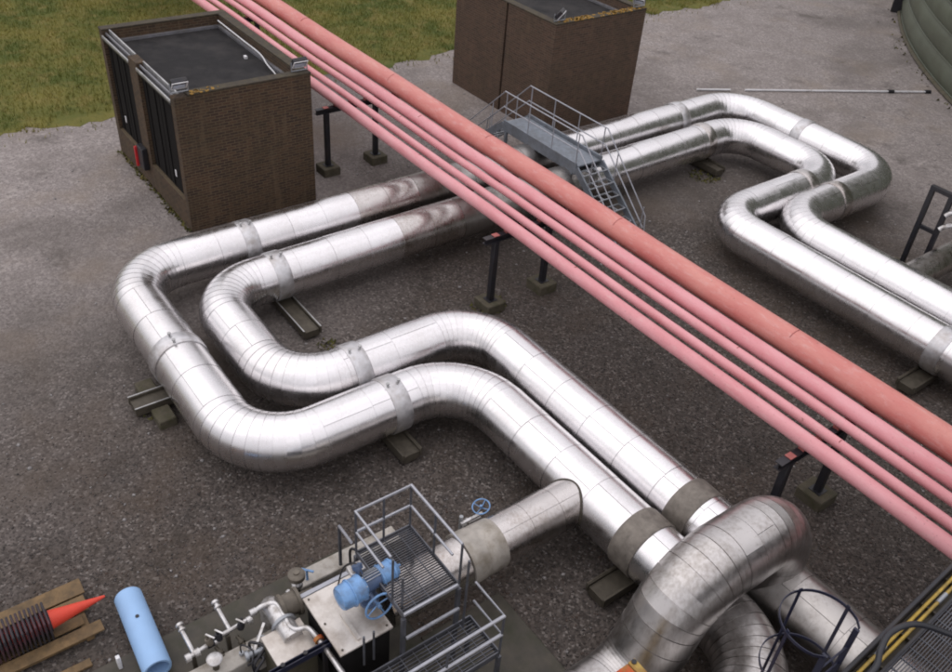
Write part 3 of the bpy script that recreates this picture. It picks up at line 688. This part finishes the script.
# slab and concrete upstands around the valve station
tag(MB().box(-9.0, -5.0, -2.5, 4.9, -.3, .03).build('concrete_slab', 'slab', None, .02), kind='structure')
tag(MB().box(-6.75, -2.6, 4.905, 6.5, -.3, .02).build('oil_stained_slab', 'slab', None, .02), kind='structure')
t = tag(MB().box(-8.68, -8.35, 3.62, 5.55, 0, .42).build('concrete_upstand', 'paleconc', None, .015), 'pale low concrete wall beside the grating stair post', 'wall')
t = tag(MB().box(-7.95, -7.62, -1.5, 3.32, 0, .40).build('concrete_upstand', 'paleconc', None, .015), 'stained low concrete wall running under the small bent pipe', 'wall')
t = thing('pale_block', 'pale metal cover on a concrete block left of the cream box', 'cover', (-7.2, 2.95, 0))
MB().box(-7.55, -6.98, 2.62, 3.22, .031, .84).build('block', 'conc', t, .015)
MB().box(-7.58, -6.95, 2.60, 3.24, .842, .88).build('cover_plate', 'box', t, .006)
t = thing('channel_beam', 'dark steel channel carrying bolts beside the cream valve box', 'beam', (-6.75, 3.2, 0))
MB().box(-6.85, -6.77, 2.4, 3.62, 1.05, 1.07).box(-6.85, -6.835, 2.4, 3.62, 1.07, 1.16).box(-6.785, -6.77, 2.4, 3.62, 1.07, 1.16).build('channel', 'navy', t)
for yy in (2.6, 2.95, 3.4): MB().lathe([(0, .02), (.10, .02), (.10, .035), (.13, .035)], (-6.81, yy, 1.07), (0, 0, 1), 8).build('bolt', 'black', t)
for yy in (2.45, 3.25): MB().box(-6.84, -6.78, yy-.03, yy+.03, .031, 1.049).build('leg', 'black', t)
t = thing('bent_pipe', 'thin bright pipe with a double bend crossing in front of the cream box', 'pipe', (-7.3, 3.1, 0))
MB().tube(bez([(-7.98, 2.66, .95), (-8.0, 2.85, .97), (-7.93, 3.02, .98), (-7.7, 3.03, .98), (-7.45, 3.02, .98), (-7.33, 3.08, 1.0), (-7.27, 3.2, 1.02), (-7.1, 3.24, 1.04), (-6.6, 3.26, 1.06), (-5.6, 3.27, 1.08)], 6), .042, 10).build('pipe_run', 'whitesteel', t)
MB().lathe([(-.03, .05), (-.03, .075), (.03, .075), (.03, .05)], (-6.98, 3.25, 1.045), (1, 0, 0), 14).build('coupling', 'rusty', t)
MB().lathe([(-.05, .05), (-.05, .06), (.05, .06), (.05, .05)], (-7.99, 2.68, .95), (0, 1, 0), 12).build('end_fitting', 'whitesteel', t)
t = thing('elbow_pipe', 'fat pale elbow pipe curving down beside the round grey flange', 'pipe', (-7.9, 3.0, 0))
MB().tube(bez([(-8.12, 3.0, .1), (-8.12, 3.0, .62), (-8.04, 3.0, .78), (-7.88, 3.0, .84), (-7.3, 3.0, .84)], 6), .16, 18).build('pipe_run', 'whitesteel', t)
MB().lathe([(-.02, .17), (-.02, .2), (.03, .2), (.03, .17)], (-7.62, 3.0, .84), (1, 0, 0), 20).build('flange', 'galv', t)
t = thing('flanged_drum', 'round grey brown flanged valve body joined to the cream box', 'valve', (-7.95, 3.45, 0))
MB().lathe([(0, .1), (0, .21), (.05, .21), (.05, .18), (.26, .18), (.26, .22), (.31, .22), (.31, .1), (.55, .1)], (-7.85, 3.05, .92), (.05, 1, 0), 26).build('drum', 'brownpaint', t)
MB().tube([(-7.9, 3.2, .05), (-7.9, 3.2, .8)], .06, 10).build('foot', 'steel', t)
t = thing('relief_valve', 'small relief valve with a round tan cap behind the flange', 'valve', (-8.15, 3.45, 0))
MB().tube([(-8.22, 3.52, 0), (-8.22, 3.52, .72)], .05, 10).build('stem', 'steel', t)
MB().lathe([(0, .06), (.02, .09), (.10, .09), (.14, .05), (.22, .05)], (-8.22, 3.52, .70), (0, 0, 1), 14).build('body', 'whitesteel', t)
MB().lathe([(0, .05), (.0, .135), (.08, .135), (.10, .11), (.11, .05), (.14, .05), (.14, 0)], (-8.22, 3.52, .93), (0, 0, 1), 22).build('cap', 'brownpaint', t)
MB().lathe([(0, .035), (.18, .035), (.18, .06), (.24, .06)], (-8.22, 3.52, .76), (.4, -.9, 0), 12).build('side_port', 'whitesteel', t)
t = thing('blue_tap', 'tiny blue lever tap on the pale concrete wall', 'tap', (-8.4, 3.8, .42))
MB().tube([(-8.45, 3.80, .42), (-8.45, 3.80, .66)], .022, 8).build('stem', 'blue', t); MB().bar((-8.52, 3.74, .66), (-8.36, 3.88, .66), .035, .02).build('lever', 'blue', t)
t = thing('guard_bar', 'grey square bar lying along the cream box beside the flange', 'bar', (-7.75, 3.8, 0))
MB().box(-7.82, -7.74, 3.32, 4.4, .98, 1.06).build('bar', 'rail', t, .006)
for yy in (3.5, 4.3): MB().box(-7.8, -7.76, yy-.02, yy+.02, .03, .979).build('leg', 'black', t)
t = thing('stair_rail', 'grey handrail with posts leading up to the grating platform', 'handrail', (-8.4, 4.4, 0))
MB().tube([(-8.42, 4.4, 1.38), (-7.60, 4.16, 1.98)], .024, 8).build('handrail', 'rail', t)
MB().tube([(-8.42, 4.4, .41), (-8.42, 4.4, 1.38)], .03, 8).build('post', 'grate', t)
MB().tube(bez([(-8.36, 4.55, .41), (-8.36, 4.55, .72), (-8.3, 4.58, .82), (-8.24, 4.62, .72), (-8.24, 4.62, .05)], 5), .024, 8).build('hoop', 'black', t)
t = thing('sample_manifold', 'bright small bore manifold with taps lying on the damp slab', 'manifold', (-8.2, 2.2, 0))
MB().tube([(-8.10, 1.68, .5), (-8.14, 1.98, .5)], .038, 10).build('pipe_run', 'whitesteel', t)
MB().tube([(-8.18, 2.10, .5), (-8.22, 2.66, .5)], .038, 10).build('pipe_run', 'whitesteel', t)
MB().lathe([(-.07, .05), (-.07, .075), (.07, .075), (.07, .05)], (-8.16, 2.04, .5), (0, 1, 0), 12).build('dark_union', 'black', t)
for y0_, x0_ in ((1.76, -8.11), (2.36, -8.2)):
    b_ = MB().tube([(x0_, y0_, .5), (x0_-.42, y0_-.01, .56)], .032, 8).build('branch', 'whitesteel', t)
    MB().lathe([(0, .04), (.0, .06), (.03, .06), (.03, .035), (.09, .035), (.09, .065), (.13, .065)], (x0_-.42, y0_, .56), (-1, 0, .1), 12).build('tap', 'whitesteel', b_)
for yy in (1.66, 1.8, 2.12, 2.68): MB().lathe([(-.04, .03), (-.04, .065), (.04, .065), (.04, .03)], (-8.10-.1*(yy-1.68), yy, .5), (0, 1, 0), 12).build('collar', 'whitesteel', t)
for yy in (2.08, 2.42):
    MB().lathe([(0, .03), (.1, .03), (.1, .055), (.15, .055), (.15, .03), (.2, .03)], (-8.1, yy, .42), (1, .2, -.15), 10).build('drain_tap', 'steel', t)
for yy in (1.75, 2.3): MB().box(-8.19, -8.13, yy-.03, yy+.03, .031, .47).build('leg', 'steel', t)
t = thing('gauge_cap', 'round white cap of a valve at the bottom picture edge', 'valve cap', (-7.75, 2.0, .4))
MB().tube([(-7.78, 1.95, .4), (-7.78, 1.95, .62)], .05, 10).build('stem', 'steel', t)
MB().lathe([(0, .05), (0, .11), (.04, .12), (.07, .09), (.08, 0)], (-7.78, 1.95, .60), (0, 0, 1), 22).build('cap', 'whitesteel', t)
t = thing('lever_valve', 'small pale lever valve on the stained concrete wall', 'valve', (-7.7, 2.75, .4))
MB().lathe([(0, .05), (0, .08), (.05, .08), (.05, .05), (.25, .05), (.25, .08), (.3, .08)], (-7.62, 2.35, .55), (.1, 1, 0), 14).build('body', 'galv', t)
MB().bar((-7.62, 2.5, .6), (-7.85, 2.78, .78), .04, .012).build('lever', 'whitesteel', t)
MB().tube(bez([(-7.55, 2.35, .42), (-7.5, 2.5, .55), (-7.4, 2.55, .62), (-7.35, 2.4, .5), (-7.3, 2.2, .2)], 5), .022, 8).build('drain_tube', 'black', t)
MB().box(-7.66, -7.58, 2.40, 2.58, .401, .5).build('foot', 'steel', t)

t = thing('impulse_pipes', 'tangle of small bore pipes and fittings on the low stained wall', 'small pipes', (-7.7, 2.9, .4))
random.seed(21)
for k in range(6):
    y0_ = 2.35+k*.14; x0_ = -7.72+random.uniform(-.08, .08); zt = .52+random.uniform(0, .22)
    MB().tube(bez([(x0_, y0_, .40), (x0_, y0_, zt-.05), (x0_+.06, y0_+.05, zt), (x0_+.22, y0_+random.uniform(-.05, .2), zt), (x0_+.36, y0_+random.uniform(-.1, .15), zt-.08), (x0_+.40, y0_+.05, .2)], 5), random.choice((.013, .018, .024)), 8).build('small_pipe', random.choice(('whitesteel', 'black', 'galv')), t)
    MB().lathe([(0, .02), (0, .038), (.05, .038), (.05, .02)], (x0_, y0_, .42), (0, 0, 1), 8).build('fitting', random.choice(('whitesteel', 'brownpaint', 'galv')), t)
MB().lathe([(0, .03), (.1, .03), (.1, .08), (.13, .085), (.14, 0)], (-7.78, 3.12, .4), (0, 0, 1), 16).build('gauge', 'whitesteel', t)
t = thing('drain_valves', 'pair of dark drain valves with brass stems hanging on the manifold', 'valve', (-8.0, 2.2, .3))
for yy in (2.02, 2.16, 2.50):
    MB().lathe([(0, .03), (.0, .05), (.06, .06), (.12, .05), (.12, .025), (.2, .02)], (-8.12, yy, .52), (random.uniform(-.3, .3), random.uniform(-.3, .3), 1), 12).build('valve_body', random.choice(('brownpaint', 'black')), t)
    MB().bar((-8.18, yy-.03, .72), (-8.04, yy+.05, .73), .025, .012).build('lever', 'whitesteel', t)

# ------------------------------------------------------------------ bottom left: pallet, cones, blue pipe
t = thing('pallet', 'worn wooden pallet carrying the lying stack of cones', 'pallet', (-9.9, -.4, 0))
for x0, x1, z, ym in ((-10.68, -10.36, .135, .80), (-10.33, -10.02, .13, .76), (-9.98, -9.78, .128, .62), (-9.72, -9.50, .14, .84)):
    MB().box(x0, x1, -1.9, ym, z, z+.03).build('board', 'wood', t, .004)
for yy in (-1.8, -.55, .62): MB().box(-10.66, -9.52, yy-.06, yy+.06, .035, .126).build('bearer', 'wood', t, .004)
for x0, x1 in ((-10.6, -10.45), (-9.75, -9.58)): MB().box(x0, x1, -1.85, .70, .005, .033).build('bottom_board', 'wood', t, .004)
t = tag(MB().box(-9.22, -9.08, -1.6, .50, .01, .05).build('loose_board', 'wood', None, .004), 'loose timber board on the gravel below the pallet', 'board')
proto = None
NC = 15
cd = Vector((.0, 1, -.03)).normalized(); cq = Vector((0, 0, 1)).rotation_difference(cd)
co = Vector((-9.93, .14, .40))
bm_ = MB(); bm_.box(-.225, .225, -.225, .225, 0, .035); bm_.lathe([(.035, .185), (.055, .18)], (0, 0, 0), (0, 0, 1), 28)
bme = bm_.mesh('base', 'conebase', .012)
cme = MB().lathe([(.04, .165), (.06, .150), (.86, .022), (.88, .014), (.88, 0)], (0, 0, 0), (0, 0, 1), 30).mesh('cone', 'cone')
for i in range(NC):
    p = co-cd*(.062*i)+Vector((random.uniform(-.006, .006), 0, 0))
    t = thing('traffic_cone', 'orange red front cone of the lying stack, tip pointing to the blue pipe' if i == 0 else 'traffic cone nested in the lying stack, only the rim of its dark base showing', 'traffic cone', p, 'stack of traffic cones on the pallet')
    t.rotation_mode = 'QUATERNION'; t.rotation_quaternion = cq @ Matrix.Rotation(random.uniform(-.04, .04)+.02, 3, 'Z').to_quaternion()
    for nm, me in (('base', bme), ('cone_body', cme)):
        o_ = bpy.data.objects.new(nm, me); C.objects.link(o_); o_.parent = t
t = thing('blue_pipe', 'pale blue plastic pipe length lying beside the cone tip', 'pipe', (-9.2, 1.25, 0))
MB().lathe([(0, .175), (0, .205), (.02, .215), (1.50, .215), (1.52, .205), (1.52, .175), (0.01, .175)], (-9.86, 1.33, .22), (1, -.05, 0), 40).build('barrel', 'bluepipe', t)
MB().lathe([(0, .03), (.012, .03), (.012, 0)], (-9.25, 1.30, .433), (.1, .12, 1), 12).build('bung', 'black', t)
t = tag(MB().box(-8.86, -8.79, .80, .86, 0, .30).build('marker_peg', 'white', None, .006), 'small white peg standing beside the blue pipe', 'peg')

# ------------------------------------------------------------------ right bottom: rusty box, ladder cage, high walkway
t = thing('rusty_box', 'rusty orange steel box with a yellowed edge beside the crossing pipe', 'box', (-3.5, 5.7, 0))
MB().box(-3.62, -3.29, 5.32, 6.03, 0, 2.45).build('body', 'rustyellow', t, .01)
MB().box(-3.64, -3.28, 5.30, 5.93, 2.451, 2.48).build('lid', 'rusty', t, .006)
MB().box(-3.64, -3.28, 5.935, 6.05, 2.451, 2.50).build('edge_strip', 'rustyellow', t, .006)
MB().lathe([(0, .035), (.02, .035), (.02, 0)], (-3.60, 6.0, 2.50), (0, 0, 1), 12).build('plug', 'black', t)
zpl = 4.2
t = thing('high_walkway', 'dark steel walkway with twin yellow pipes along its edge', 'walkway', (-1.0, 8, 0))
t.rotation_euler.z = math.radians(3)
MB().box(-1.705, -1.66, 5.9, 16.0, zpl-.22, zpl+.08).build('edge_beam', 'black', t, .008)
g_ = grating(-1.42, 4.2, 5.9, 16.0, zpl, 'y', .032).build('grating', 'grate', t, smooth=False); g_['kind'] = 'stuff'  # deck widened beyond view, added to shade the crossing and inner pipes
MB().box(-1.658, -1.46, 5.9, 16, zpl-.16, zpl-.10).build('tray', 'steel', t)
for xx in (-1.60, -1.53):
    segs = [(5.95, 7.35), (7.45, 9.2), (9.26, 15.9)] if xx < -1.56 else [(5.95, 8.6), (8.7, 15.9)]
    for a_, b_ in segs: MB().tube([(xx, a_, zpl-.02), (xx, b_, zpl-.02)], .021, 10).build('yellow_pipe', 'yellow', t)
    for a_, b_ in segs[1:]: MB().lathe([(-.10, .02), (-.10, .028), (.10, .028), (.10, .02)], (xx, a_-.04, zpl-.02), (0, 1, 0), 12).build('pipe_union', 'galv', t)
for k in range(17): MB().box(-1.65, -1.47, 6.1+k*.58, 6.13+k*.58, zpl-.098, zpl-.05).build('tray_bracket', 'steel', t)
MB().box(-1.455, -1.425, 5.9, 16, zpl-.2, zpl+.05).build('inner_beam', 'black', t)
for yy in (6.0, 15.6):
    for xx in (-1.62, 4.1): MB().box(xx-.05, xx+.05, yy-.05, yy+.05, 0, zpl-.22).build('leg', 'black', t)
t = thing('caged_ladder', 'black ladder with looped safety cage at the edge of the high walkway', 'ladder', (-2.2, 7.2, 0))
lc = Vector((-1.74, 6.58, 0))
for s in (-.27, .27): MB().box(-1.77, -1.71, lc.y+s-.015, lc.y+s+.015, 0, zpl+.6).build('stile', 'navy', t)
for k in range(15): MB().tube([(-1.74, lc.y-.26, .3+k*.3), (-1.74, lc.y+.26, .3+k*.3)], .012, 6).build('rung', 'navy', t)
def flat_loop(pts, wd, th):
    """flat vertical strap swept along a level path"""
    mb = MB(); n = len(pts)
    for i, p in enumerate(pts):
        a, b = Vector(pts[max(i-1, 0)]), Vector(pts[min(i+1, n-1)]); d = (b-a).normalized(); s = d.cross(Vector((0, 0, 1))).normalized()*th/2; p = Vector(p)
        for v in (p-s-Vector((0, 0, wd/2)), p+s-Vector((0, 0, wd/2)), p+s+Vector((0, 0, wd/2)), p-s+Vector((0, 0, wd/2))): mb.V.append(tuple(v))
    for i in range(n-1):
        for j in range(4): k = (j+1) % 4; mb.F.append((4*i+j, 4*i+k, 4*i+4+k, 4*i+4+j))
    mb.F += [(0, 1, 2, 3), (4*n-1, 4*n-2, 4*n-3, 4*n-4)]; return mb
for hz in (4.8, 4.0, 3.1):
    R_ = .42; cx = -2.0
    pts = [(-1.73, lc.y+.30, hz)]+[(cx+R_*math.cos(a), lc.y+R_*math.sin(a), hz) for a in np.linspace(1.1, 2*PI-1.1, 26)]+[(-1.73, lc.y-.30, hz)]
    flat_loop(pts, .038, .010).build('cage_hoop', 'navy', t)
for a in (1.45, 2.75, 4.4):
    x_, y_ = -2.0+.41*math.cos(a), lc.y+.41*math.sin(a); MB().bar((x_, y_, 3.0), (x_, y_, 4.85), .038, .010, (math.cos(a), math.sin(a), 0)).build('cage_strap', 'navy', t)
t = tag(MB().tube(bez([(-1.50, 6.3, zpl+.0), (-1.42, 6.85, zpl+.25), (-1.50, 7.05, zpl+.38), (-1.55, 7.3, zpl+.42), (-1.46, 7.66, zpl+.38), (-1.2, 8.02, zpl+.22), (-.8, 8.4, zpl+.06), (.3, 8.8, zpl+.04)], 8), .035, 10).build('hose', 'hose'),
        'black hose arching over the yellow pipes of the high walkway', 'hose')

# ------------------------------------------------------------------ far right: black frame, bright tubes
t = thing('black_frame', 'black goalpost frame standing behind the far silver pipe', 'frame', (-8.6, 22.2, 0))
fx0, fx1, fy, fz = -9.15, -8.62, 22.3, 2.45
for xx in (fx0, fx1): MB().box(xx-.06, xx+.06, fy-.06, fy+.06, 0, fz).build('post', 'black', t, .006)
MB().box(fx0-.06, fx1+.9, fy-.062, fy+.062, fz+.001, fz+.12).build('top_beam', 'black', t, .006)
MB().box(fx0+.06, fx1-.06, fy-.04, fy+.04, 1.35, 1.45).build('crossbar', 'black', t)
MB().box(fx0-.35, fx1+.35, fy-.3, fy+.3, -.05, .12).build('plinth', 'conc', t, .02)
for k, (zz, lab) in enumerate(((2.1, 'upper bright bent tube beside the black frame'), (1.7, 'lower bright bent tube beside the black frame'))):
    t = tag(MB().tube(bez([(-8.55, 22.2, zz-.12), (-8.45, 22.3, zz), (-8.2, 22.5, zz+.05), (-7.5, 22.6, zz+.05), (-6.5, 22.6, zz+.05)], 5), .07, 12).build('bent_tube', 'whitesteel'), lab, 'tube')
# thin white rods lying across the pale gravel
t = thing('white_pipe_run', 'thin white jointed pipe lying across the pale gravel far off', 'pipe', (-18.3, 31.8, 0))
a_, b_ = Vector((-20.9, 26.9, .05)), Vector((-16.3, 35.6, .05)); d_ = (b_-a_)
for f0, f1 in ((0, .14), (.20, .48), (.485, .82), (.84, 1)):
    MB().tube([a_+d_*f0, a_+d_*f1], .038, 8).build('pipe_length', 'white', t)
for f0 in (.83, .995): MB().lathe([(-.12, .05), (-.12, .075), (.12, .075), (.12, .05)], a_+d_*f0, d_, 10).build('joint', 'black', t)

# ------------------------------------------------------------------ storage tank (top right corner)
t = thing('storage_tank', 'huge round grey green ribbed tank in the top right corner', 'tank', (7.94, 64.27, 0))
TC, TR = Vector((7.94, 64.27, 0)), 36.9
def ring(z0, z1, rr, name, mat):
    mb = MB(); n = 220; prof = [(z0, rr), (z0+.04*(z1-z0), rr+.02), (z0+.5*(z1-z0), rr+.11), (z0+.96*(z1-z0), rr+.02), (z1, rr)]
    for z, r_ in prof:
        for j in range(n): a = 2*PI*j/n; mb.V.append((TC.x+r_*math.cos(a), TC.y+r_*math.sin(a), z))
    for i in range(len(prof)-1):
        for j in range(n): k = (j+1) % n; mb.F.append((i*n+j, i*n+k, (i+1)*n+k, (i+1)*n+j))
    return mb.build(name, mat, t)
for k in range(14): ring(.15+k*.9, 1.05+k*.9-.03, TR, 'shell_course', 'tank')
ring(.0, .149, TR+.08, 'base_rim', 'conc')
for k in range(14):
    mb = MB(); n = 220
    mb.tube([(TC.x+(TR+.03)*math.cos(a), TC.y+(TR+.03)*math.sin(a), .15+k*.9) for a in np.linspace(0, 2*PI, n+1)[:-1]], .03, 6, closed=True).build('course_seam', 'tank', t)
MB().lathe([(0, TR), (3, .1)], TC+Vector((0, 0, 12.75)), (0, 0, 1), 120).build('roof', 'tank', t)
a = math.radians(212.2)
MB().obox((TC.x+(TR+.25)*math.cos(a), TC.y+(TR+.25)*math.sin(a), .9), (.5, .35, 1.8), Matrix.Rotation(a, 3, 'Z')).build('drain_box', 'black', t, .02)

# ------------------------------------------------------------------ moss, weeds and litter
for (cx, cy, rad, n, lab) in ((-15.7, 21.6, .5, 160, 'yellow green moss clump inside the far pipe loop'), (-14.2, 3.3, .35, 90, 'small moss patch around the sled at the left bend'),
                              (-13.6, 11.4, .45, 110, 'moss patch around the foot of the middle trestle'), (-14.2, 7.3, .25, 50, 'moss tuft at the end of the upper steel sled')):
    tag(clump(n, cx, cy, rad, 'moss', 'moss_clump', lab, 'moss'), kind='stuff')
mbx = MB()
for i in range(560):
    u = random.uniform(0, 1)
    if i < 450: x_, y_ = -25.8+u*5.5, 6.6-abs(random.gauss(0, .06))
    else: 
        a = math.radians(205+u*45); q = TR+.15+abs(random.gauss(0, .35)); x_, y_ = TC.x+q*math.cos(a), TC.y+q*math.sin(a)
    s = random.uniform(.02, .05)*(1 if i < 450 else 1.6); b = random.uniform(0, 6.3)
    mbx.add([(x_-s*math.cos(b), y_-s*math.sin(b), .005), (x_+s*math.cos(b), y_+s*math.sin(b), .005), (x_+s*math.sin(b), y_-s*math.cos(b), s*random.uniform(.5, 2))], [(0, 1, 2)])
tag(mbx.build('edge_weeds', 'moss'), 'thin mossy weeds along the foot of the brick wall and tank', 'weeds', kind='stuff')
tag(MB().add([(-20.35, .95, .02), (-20.15, 1.0, .03), (-20.02, 1.22, .05), (-20.2, 1.25, .02), (-20.18, 1.1, .06)], [(0, 1, 4), (1, 2, 4), (2, 3, 4), (3, 0, 4)]).build('paper_scrap', 'white'), 'pale crumpled scrap lying on the gravel at the far left', 'litter')
